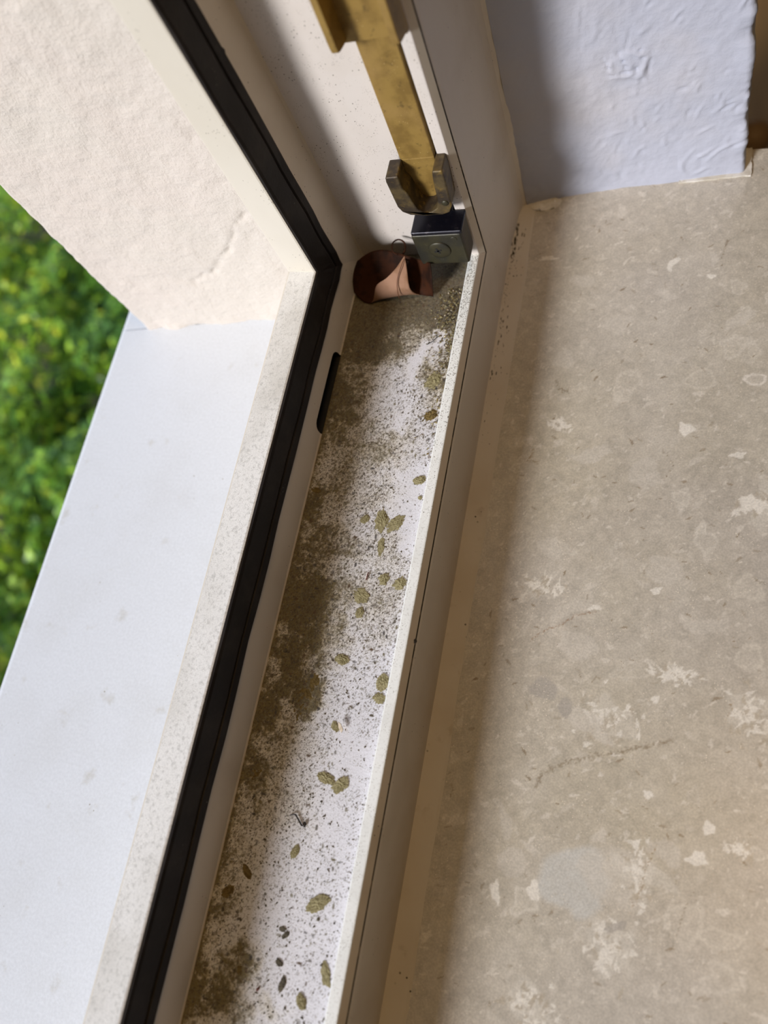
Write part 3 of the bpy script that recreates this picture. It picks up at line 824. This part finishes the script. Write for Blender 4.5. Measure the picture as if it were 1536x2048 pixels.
# tan round-topped post standing in the room behind the sill
prof = [(.0, 0), (.013, 0), (.0135, .005), (.012, .01), (.012, .435), (.0165, .443), (.0185, .452), (.018, .462), (.014, .469), (.007, .473), (0, .474)]
V = []; F = []; n = 24
for r, z in prof:
    for a in range(n): V.append((.1130 + r * math.cos(a * 2 * math.pi / n), .505 + r * math.sin(a * 2 * math.pi / n), -.92 + z))
for i in range(len(prof) - 1):
    for a in range(n): F.append([i * n + a, i * n + (a + 1) % n, (i + 1) * n + (a + 1) % n, (i + 1) * n + a])
o = from_pydata('wooden_post', V, F, M['post'], smooth=True)
tag(o, 'tan round-topped wooden post, blurred, on the brown floor past the marble sill', 'post')

# ================================================================== hardware on the jamb
rodT = empty('locking_rod', (-.025, -.002, .034))
tag(rodT, 'flat tarnished brass locking rod with forked foot, mounted upright on the white window jamb', 'locking rod')
prism('rod', [(-.0304, -.0005), (-.0181, -.0005), (-.0181, -.0040), (-.0304, -.0040)], 2, .0390, .56, M['brass'], rodT, .0004)
# forked foot: a horseshoe open at the top, standing out from the rod
fork = [(-.0343, .0556), (-.0347, .0535), (-.0342, .0412), (-.0332, .0386), (-.0305, .0367), (-.0255, .0359), (-.0185, .0359), (-.0157, .0369), (-.0143, .0396), (-.0135, .0530), (-.0137, .0566), (-.0172, .0566),
        (-.0178, .0535), (-.0184, .0470), (-.0186, .0430), (-.0200, .0392), (-.0225, .0375), (-.0250, .0372), (-.0270, .0390), (-.0279, .0430), (-.0286, .0478), (-.0298, .0500), (-.0297, .0556)]
prism('fork', fork, 1, -.0118, -.0036, M['bronze'], rodT, .0007, 3)
prism('fork_plate', [(-.0304, .0555), (-.0304, .0450), (-.0325, .0400), (-.0300, .0366), (-.0180, .0366), (-.0150, .0400), (-.0181, .0450), (-.0181, .0555)], 1, -.0041, -.0006, M['brass'], rodT, .0004)
bm = bmesh.new(); bmesh.ops.create_uvsphere(bm, u_segments=20, v_segments=10, radius=1)
for v in bm.verts: v.co = Vector((-.0162 + v.co.x * .0013, -.0118 + v.co.y * .0006, .0418 + v.co.z * .0013))
me = bpy.data.meshes.new('rivet'); bm.to_mesh(me); bm.free(); link('rivet', me, M['iron'], rodT, True)
# U-shaped cam bracket higher on the rod
br = boxes('cam_bracket', [((-.0335, -.0062, .1028), (-.0131, -.0042, .30))], M['brass'], rodT)
V = []; F = []; mi = []
for xa, xb in ((-.0337, -.0314), (-.0152, -.0129)):
    prism('bracket_flange', [(-.0044, .1034), (-.0090, .1042), (-.0128, .1052), (-.0137, .1058), (-.0141, .1075), (-.0141, .30), (-.0044, .30)], 0, xa, xb, M['brass'], br, .0005)
for ch in br.children: ch.location = (0, 0, 0)

blk = empty('keeper_block', (-.0238, -.0085, .012))
tag(blk, 'dark olive metal keeper block with a cross-head screw, below the brass fork', 'window fitting')
b = box('body', (-.0326, -.0142, .0116), (-.0132, -.0044, .0285), M['iron'], blk, .0013, 3)
box('cap', (-.0322, -.0142, .0282), (-.0126, -.0044, .0300), M['iron_top'], blk, .0007, 3)
box('mounting_foot', (-.0315, -.0048, .0120), (-.0178, -.0002, .0290), M['iron_top'], blk, .0012, 3)
# screw: low dome, near-black bars stand in for a shaded cross recess
def screw():
    bm = bmesh.new()
    rings = [(1.0, 0), (1.0, .25), (.93, .42), (.75, .56), (.45, .62), (.2, .63)]
    n = 32; R = .0043; H = .0016
    rows = [[bm.verts.new((-.0232 + R * r * math.cos(a * 2 * math.pi / n), -.0141 - H * h, .0203 + R * r * math.sin(a * 2 * math.pi / n))) for a in range(n)] for r, h in rings]
    for i in range(len(rows) - 1):
        for a in range(n): bm.faces.new([rows[i][a], rows[i][(a + 1) % n], rows[i + 1][(a + 1) % n], rows[i + 1][a]])
    bm.faces.new(rows[-1])
    bmesh.ops.recalc_face_normals(bm, faces=bm.faces)
    me = bpy.data.meshes.new('screw'); bm.to_mesh(me); bm.free()
    s = link('screw', me, M['iron'], blk, True)
    for th in (20, 110):
        c, sn = math.cos(math.radians(th)), math.sin(math.radians(th)); L = .0015; w = .00035
        pl = [(-.0236 + c * L * i - sn * w * j, .0206 + sn * L * i + c * w * j) for i, j in ((-1, -1), (1, -1), (1, 1), (-1, 1))]
        r = prism('recess_shade_bar', pl, 1, -.01520, -.01440, M['slot'], blk)
        r.parent = s; r.location = (0, 0, 0)
screw()
V = []
prism('dimple', [(-.0165 + .0013 * math.cos(a * .3142), .0258 + .0011 * math.sin(a * .3142)) for a in range(20)], 1, -.01440, -.0140, M['iron'], blk, .0001, 1)

# ================================================================== dead leaf in the corner
def leaf():
    root = empty('dead_leaf', (-.048, -.02, .0005))
    tag(root, 'curled dry brown leaf with a folded pale flap, in the dark corner of the track', 'leaf')
    V = [p for r in LM for p in r]; F = []; mi = []
    nc = 6
    for i in range(3):
        for j in range(5): F.append([i * nc + j, i * nc + j + 1, (i + 1) * nc + j + 1, (i + 1) * nc + j]); mi.append(0)
    prev = [2, 3, 4]
    for r in LF:
        b = len(V); V += r; cur = [b, b + 1, b + 2]
        for j in range(2): F.append([prev[j], cur[j], cur[j + 1], prev[j + 1]]); mi.append(1)
        prev = cur
    o = from_pydata('blade', V, F, [M['leaf_dark'], M['leaf_pale']], root, True, mi)
    md = o.modifiers.new('sub', 'SUBSURF'); md.levels = md.render_levels = 3; md.boundary_smooth = 'PRESERVE_CORNERS'
    so = o.modifiers.new('sol', 'SOLIDIFY'); so.thickness = .00022
    tube('midrib', [(-.0388,-.0143,.0161),(-.0399,-.0179,.0150),(-.0414,-.0213,.0122),(-.0419,-.0240,.0085),(-.0424,-.0240,.0040)], [.00012, .00016, .0002, .0002, .00015], M['leaf_vein'], root)
    tube('petiole', [(-.0395,-.0125,.0115),(-.0425,-.0090,.0106),(-.0412,-.0065,.0116),(-.0417,-.0038,.0126),(-.0441,-.0029,.0136),(-.0458,-.0054,.0146),(-.0447,-.0097,.0150),(-.0426,-.0110,.0145)], [.0004, .00038, .00036, .00034, .0003, .0003, .00026, .0002], M['leaf_dark'], root)
leaf()

# ================================================================== crumbs on the track floor
def crumb(name, key, label, cat, m, h=.35, rough=.28, group=None, z=.0004):
    x, y, a, b, th = CR[key]
    bm = bmesh.new(); bmesh.ops.create_icosphere(bm, subdivisions=4 if max(a, b) > .0012 else 3, radius=1)
    sd = Vector((hash_key(key), 3.1, 7.7))
    hh = min(a, b) * h * .7
    for v in bm.verts:
        n1 = mnoise.fractal(v.co * 1.6 + sd, 1.0, 2.0, 3); n2 = mnoise.fractal(v.co * 6.0 + sd, .7, 2.1, 4)
        k = 1 + rough * n1 + (.16 + rough * .6) * n2
        v.co = Vector((v.co.x * a * k, v.co.y * b * k, max(v.co.z, -.15) * hh * (1 + .6 * n2)))
    me = bpy.data.meshes.new(name); bm.to_mesh(me); bm.free()
    o = bpy.data.objects.new(name, me); COL.objects.link(o); me.materials.append(m)
    o.location = (x, y, z); o.rotation_euler = (0, 0, th)
    return tag(o, label, cat, group)
def hash_key(k): return sum(ord(c) * (i * 7 + 1) for i, c in enumerate(k)) * .37
MO, MD, GR = M['moss'], M['moss_dark'], M['grit']
for key, label, m, h, rg in [
    ('a', 'largest olive moss crumb, long oval, alone on the cleaner white part of the track', MO, .30, .22),
    ('b', 'olive moss crumb lying just left of a ragged twin, below the clean white patch', MO, .35, .30),
    ('c', 'ragged olive moss crumb with frayed ends, right of a smoother oval one', MO, .30, .55),
    ('d', 'bright olive moss crumb touching the white lip beside a clean white patch', MO, .45, .25),
    ('e', 'tiny round moss pellet against the lip, below the bright olive crumb', MO, .7, .12),
    ('f', 'upright olive moss clump, left one of a pair in the middle of the track', MO, .30, .40),
    ('g', 'slanting olive moss clump, right one of a pair in the middle of the track', MO, .30, .45),
    ('h', 'horseshoe-shaped olive moss crumb at the edge of the brown stain', MO, .40, .40),
    ('i', 'smooth olive moss lump half hidden by the lip, halfway down the track', MO, .35, .20),
    ('j', 'frayed grey-olive tuft by the lip, under a smooth olive lump', MO, .35, .60),
    ('k', 'broad flat olive moss patch with a dark tail on white speckled floor', MO, .22, .45),
    ('l', 'small olive crumb with an orange-brown middle, under the broad flat patch', MO, .45, .35),
    ('m', 'smooth grey-olive oval crumb just below the bent insect leg', MO, .40, .18),
    ('n', 'dark olive crumb near the left wall of the track, lower of two there', MD, .35, .25),
    ('o', 'slim dark olive crumb near the left wall, upper of two there', MD, .35, .25),
    ('p', 'grey-olive oval crumb nearest the bottom edge of the photo', MO, .45, .22),
    ('q', 'long olive moss strip pressed to the lip near the bottom of the photo', MO, .30, .30),
    ('r', 'slim dark grey double pellet near the bottom of the track', GR, .6, .30),
    ('s', 'short dark grey pellet above the slim double one', GR, .6, .20),
    ('t', 'small olive crumb stuck beside a cream flake', MO, .4, .40),
    ('u', 'ragged brown-olive crumb right of a reddish bristle in the mid track', MO, .35, .45),
    ('v', 'ragged olive crumb by the lip, right of the brown-olive one', MO, .35, .45),
    ('w', 'thin straight olive strip hanging below the pair of moss clumps', MO, .30, .35),
    ('x', 'big dark olive-brown moss mat on the stained left half of the track', MD, .10, .40),
    ('y', 'small dark moss mat joined to the upper right of the big one', MD, .14, .35),
    ('z', 'small dull olive crumb left of the pair of moss clumps', MO, .35, .30),
    ('ab', 'largest moss mound against the lip, in the shaded far end', MO, .35, .45),
    ('ac', 'brown-olive moss mound against the lip, nearer than the largest mound', MD, .35, .45),
    ('ad', 'brown earthy clump against the left wall, level with the clean white patch', MD, .12, .40),
    ('ae', 'dark brown crumb against the left wall below the black drain opening', MD, .4, .35),
    ('af', 'black pellet on the stained floor beside the left wall', GR, .7, .2),
    ('ag', 'flat dark grey pellet below the largest olive crumb, lying crosswise', GR, .6, .2),
    ('ah', 'dark grey teardrop pellet with a thin tail', GR, .6, .25),
    ('ai', 'round dark grey pellet right of the teardrop pellet, close to the lip', GR, .8, .1)]:
    crumb('moss_crumb' if m is not GR else 'dirt_pellet', key, label, 'crumb', m, h, rg)
crumb('rust_spot', 'aa', 'dark rust-brown lump in the middle of the yellow stain', 'crumb', M['moss_dark'], .4, .35)

# cream flake
o = prism('paint_flake', [(-.0324, -.1892), (-.0313, -.1897), (-.0300, -.1915), (-.0304, -.1926), (-.0318, -.1912)], 2, .0016, .0020, M['flake'], None, .0001, 1)
tag(o, 'cream paint flake lying on an olive crumb', 'flake')
# bent insect leg
il = empty('insect_leg', (-.040, -.222, .0004)); tag(il, 'thin black bent insect leg with a round end on the white floor', 'insect leg')
tube('shank', [(-.0428, -.2211, .0006), (-.0420, -.2206, .0009), (-.0409, -.2204, .0010), (-.0404, -.2208, .0010), (-.0390, -.2222, .0008), (-.0379, -.2233, .0008)], [.00018, .00022, .00024, .00026, .00026, .0003], M['insect'], il)
bm = bmesh.new(); bmesh.ops.create_uvsphere(bm, u_segments=14, v_segments=9, radius=1)
for v in bm.verts: v.co = Vector((-.0371 + v.co.x * .0006, -.2227 + v.co.y * .0009, .0009 + v.co.z * .0005))
me = bpy.data.meshes.new('joint'); bm.to_mesh(me); bm.free(); link('joint', me, M['insect'], il, True)
# red-brown seed, black dirt blob on the seam, reddish bristle
def blob(name, loc, sc, m, label, cat, rot=0):
    bm = bmesh.new(); bmesh.ops.create_icosphere(bm, subdivisions=3, radius=1)
    for v in bm.verts:
        v.co = v.co * (1 + .35 * mnoise.fractal(v.co * 1.8 + Vector(loc) * 400, 1, 2, 3)); v.co = Vector((v.co.x * sc[0], v.co.y * sc[1], v.co.z * sc[2]))
    me = bpy.data.meshes.new(name); bm.to_mesh(me); bm.free(); o = bpy.data.objects.new(name, me); COL.objects.link(o); me.materials.append(m)
    o.location = loc; o.rotation_euler = (0, 0, rot); tag(o, label, cat); return o
blob('red_seed', (-.0411, -.2713, .0006), (.0004, .0007, .0003), M['rust'], 'small red-brown seed at the tip of a curved grey stain', 'seed', -.4)
blob('dirt_blob', (-.0112, -.1589, .0010), (.0005, .0010, .0009), M['seam'], 'black speck of dirt stuck on the thin seam of the inner frame face', 'dirt')
o = tube('red_bristle', [(-.0333, -.1398, .0006), (-.0331, -.1383, .0009), (-.0330, -.1368, .0007)], [.00015, .0002, .0002], M['rust'])
tag(o, 'short reddish-brown bristle standing among olive crumbs', 'bristle')
o = tube('dark_hair', [(-.0283,-.0432,.0006),(-.0264,-.0421,.0009),(-.0251,-.0405,.0008),(-.0242,-.0394,.0006)], .00014, M['insect'])
tag(o, 'short dark curved fibre on the grey dirt near the leaf', 'fibre')

# heap of dry moss and husks in the shaded corner by the lip
def heap():
    V = []; F = []
    for i in range(620):
        y = -.018 - abs(random.gauss(0, .024)); x = -.0180 - abs(random.gauss(0, .0040)) * (1 + 1.2 * math.exp(-((y + .025) / .015) ** 2))
        hgt = .0020 * math.exp(-((x + .018) / .006) ** 2) * math.exp(-((y + .028) / .018) ** 2)
        L = random.uniform(.0003, .0010); th = random.random() * 6.28; ph = random.gauss(0, .5); w = L * random.uniform(.25, .6)
        d = Vector((math.cos(th) * math.cos(ph), math.sin(th) * math.cos(ph), math.sin(ph))); s = Vector((-math.sin(th), math.cos(th), random.gauss(0, .4)))
        c = Vector((x, y, .0005 + random.random() * hgt)); b = len(V); up = d.cross(s).normalized() * L * .25
        V += [c - d * L, c + s * w, c + d * L, c - s * w, c + up, c - up]
        F += [[b, b + 1, b + 4], [b + 1, b + 2, b + 4], [b + 2, b + 3, b + 4], [b + 3, b, b + 4], [b + 1, b, b + 5], [b + 2, b + 1, b + 5], [b + 3, b + 2, b + 5], [b, b + 3, b + 5]]
    o = from_pydata('moss_litter', V, F, [M['moss'], M['moss_dark'], M['grit'], M['flake']], midx=[random.choices((0, 1, 2, 3), (5, 5, 4, .5))[0] for _ in range(620) for _ in range(8)])
    tag(o, 'heaped dry moss and husks along the lip in the shaded far corner', 'litter', kind='stuff')
heap()

# ================================================================== garden below
LEAF = [mat('leaf_green_a', srgb(170, 206, 50)[:3], .45, vary=[(9, srgb(140, 180, 34), .4, .65, .8)]),
        mat('leaf_green_b', srgb(112, 160, 38)[:3], .40, vary=[(9, srgb(134, 176, 76), .4, .65, .7)]),
        mat('leaf_green_c', srgb(68, 112, 22)[:3], .40, vary=[(9, srgb(92, 136, 60), .4, .65, .7)]),
        mat('leaf_yellow', srgb(238, 242, 60)[:3], .5, vary=[(9, srgb(130, 160, 30), .4, .65, .6)])]
M['bark'] = mat('shrub_bark', (.08, .055, .03), .9, vary=[(30, (.05, .035, .02, 1), .4, .7, .7)])
def foliage(root, domes, seed):
    R = np.random.default_rng(seed)
    c_all = []; k_all = []
    for cx, cy, rx, ry, top, n, wts in domes:
        hgt = top + 2.65
        u = R.random(n) * 2 * math.pi; v = R.random(n) ** .5
        x = cx + rx * v * np.cos(u); y = cy + ry * v * np.sin(u)
        dome = np.sqrt(np.clip(1 - .75 * v ** 2, 0, 1))
        z = -2.65 + hgt * dome * (.92 + .22 * (fbm(x, y, 6, 3, seed) - .5) * 2) - np.abs(R.normal(0, .10, n)) * hgt * .5
        c_all.append(np.stack([x, y, z], -1)); k_all.append(R.choice(4, n, p=wts))
        for q in range(4):
            a = q * 1.57 + seed + cx; tube('stem', [(cx + .04 * math.cos(a), cy + .04 * math.sin(a), -2.66), (cx + rx * .2 * math.cos(a), cy + ry * .2 * math.sin(a), -2.65 + hgt * .4), (cx + rx * .45 * math.cos(a), cy + ry * .45 * math.sin(a), -2.65 + hgt * .72)], [.018, .013, .006], M['bark'], root, 7, 3)
    c = np.concatenate(c_all); k = np.concatenate(k_all); n = len(c)
    az = R.random(n) * 2 * math.pi; el = R.normal(.25, .45, n); L = R.uniform(.015, .030, n); W = L * R.uniform(.32, .5, n)
    d = np.stack([np.cos(az) * np.cos(el), np.sin(az) * np.cos(el), np.sin(el)], -1)
    sd = np.stack([-np.sin(az), np.cos(az), R.normal(0, .35, n)], -1); sd /= np.linalg.norm(sd, axis=1)[:, None]
    nn = np.cross(d, sd)
    a0 = c - d * L[:, None]; a1 = c + sd * W[:, None] + nn * (W * .3)[:, None]; a2 = c + d * L[:, None]; a3 = c - sd * W[:, None] + nn * (W * .3)[:, None]
    V = np.stack([a0, a1, a2, a3], 1).reshape(-1, 3); idx = np.arange(n)[:, None] * 4
    T = np.concatenate([idx + [0, 1, 2], idx + [0, 2, 3]], 1).reshape(-1, 3)
    me = bpy.data.meshes.new('foliage'); m = len(T)
    me.vertices.add(len(V)); me.vertices.foreach_set('co', V.astype(np.float32).ravel())
    me.loops.add(m * 3); me.loops.foreach_set('vertex_index', T.astype(np.int32).ravel())
    me.polygons.add(m); me.polygons.foreach_set('loop_start', np.arange(m, dtype=np.int32) * 3)
    me.polygons.foreach_set('material_index', np.repeat(k, 2).astype(np.int32)); me.update(calc_edges=True)
    o = link('foliage', me, LEAF, root); o['kind'] = 'stuff'
hedge = empty('hedge', (-2.0, .7, -2.65)); tag(hedge, 'leafy green hedge below the window, past the pale stone sill edge', 'hedge')
foliage(hedge, [(-1.90, 1.30, .60, .70, -1.52, 9000, (.10, .30, .59, .01)), (-2.45, 1.10, .62, .62, -1.42, 9000, (.46, .32, .10, .12)), (-1.75, .50, .58, .62, -1.56, 8500, (.16, .40, .42, .02)),
                (-2.35, .35, .60, .60, -1.46, 8500, (.46, .36, .10, .08)), (-2.10, -.25, .62, .60, -1.52, 8000, (.24, .42, .30, .04)), (-2.75, 1.75, .45, .50, -1.40, 5000, (.34, .36, .18, .12))], 3)
bush = empty('shrub', (-3.75, 2.75, -2.65)); tag(bush, 'sunlit yellow-green shrub at the upper left, beyond the hedge', 'shrub')
foliage(bush, [(-3.75, 2.75, .50, .50, -1.05, 6000, (.38, .14, .04, .44))], 8)
o = boxes('ground', [((-9, -7, -2.75), (-.19, 8, -2.65))], M['soil']); tag(o, kind='structure')
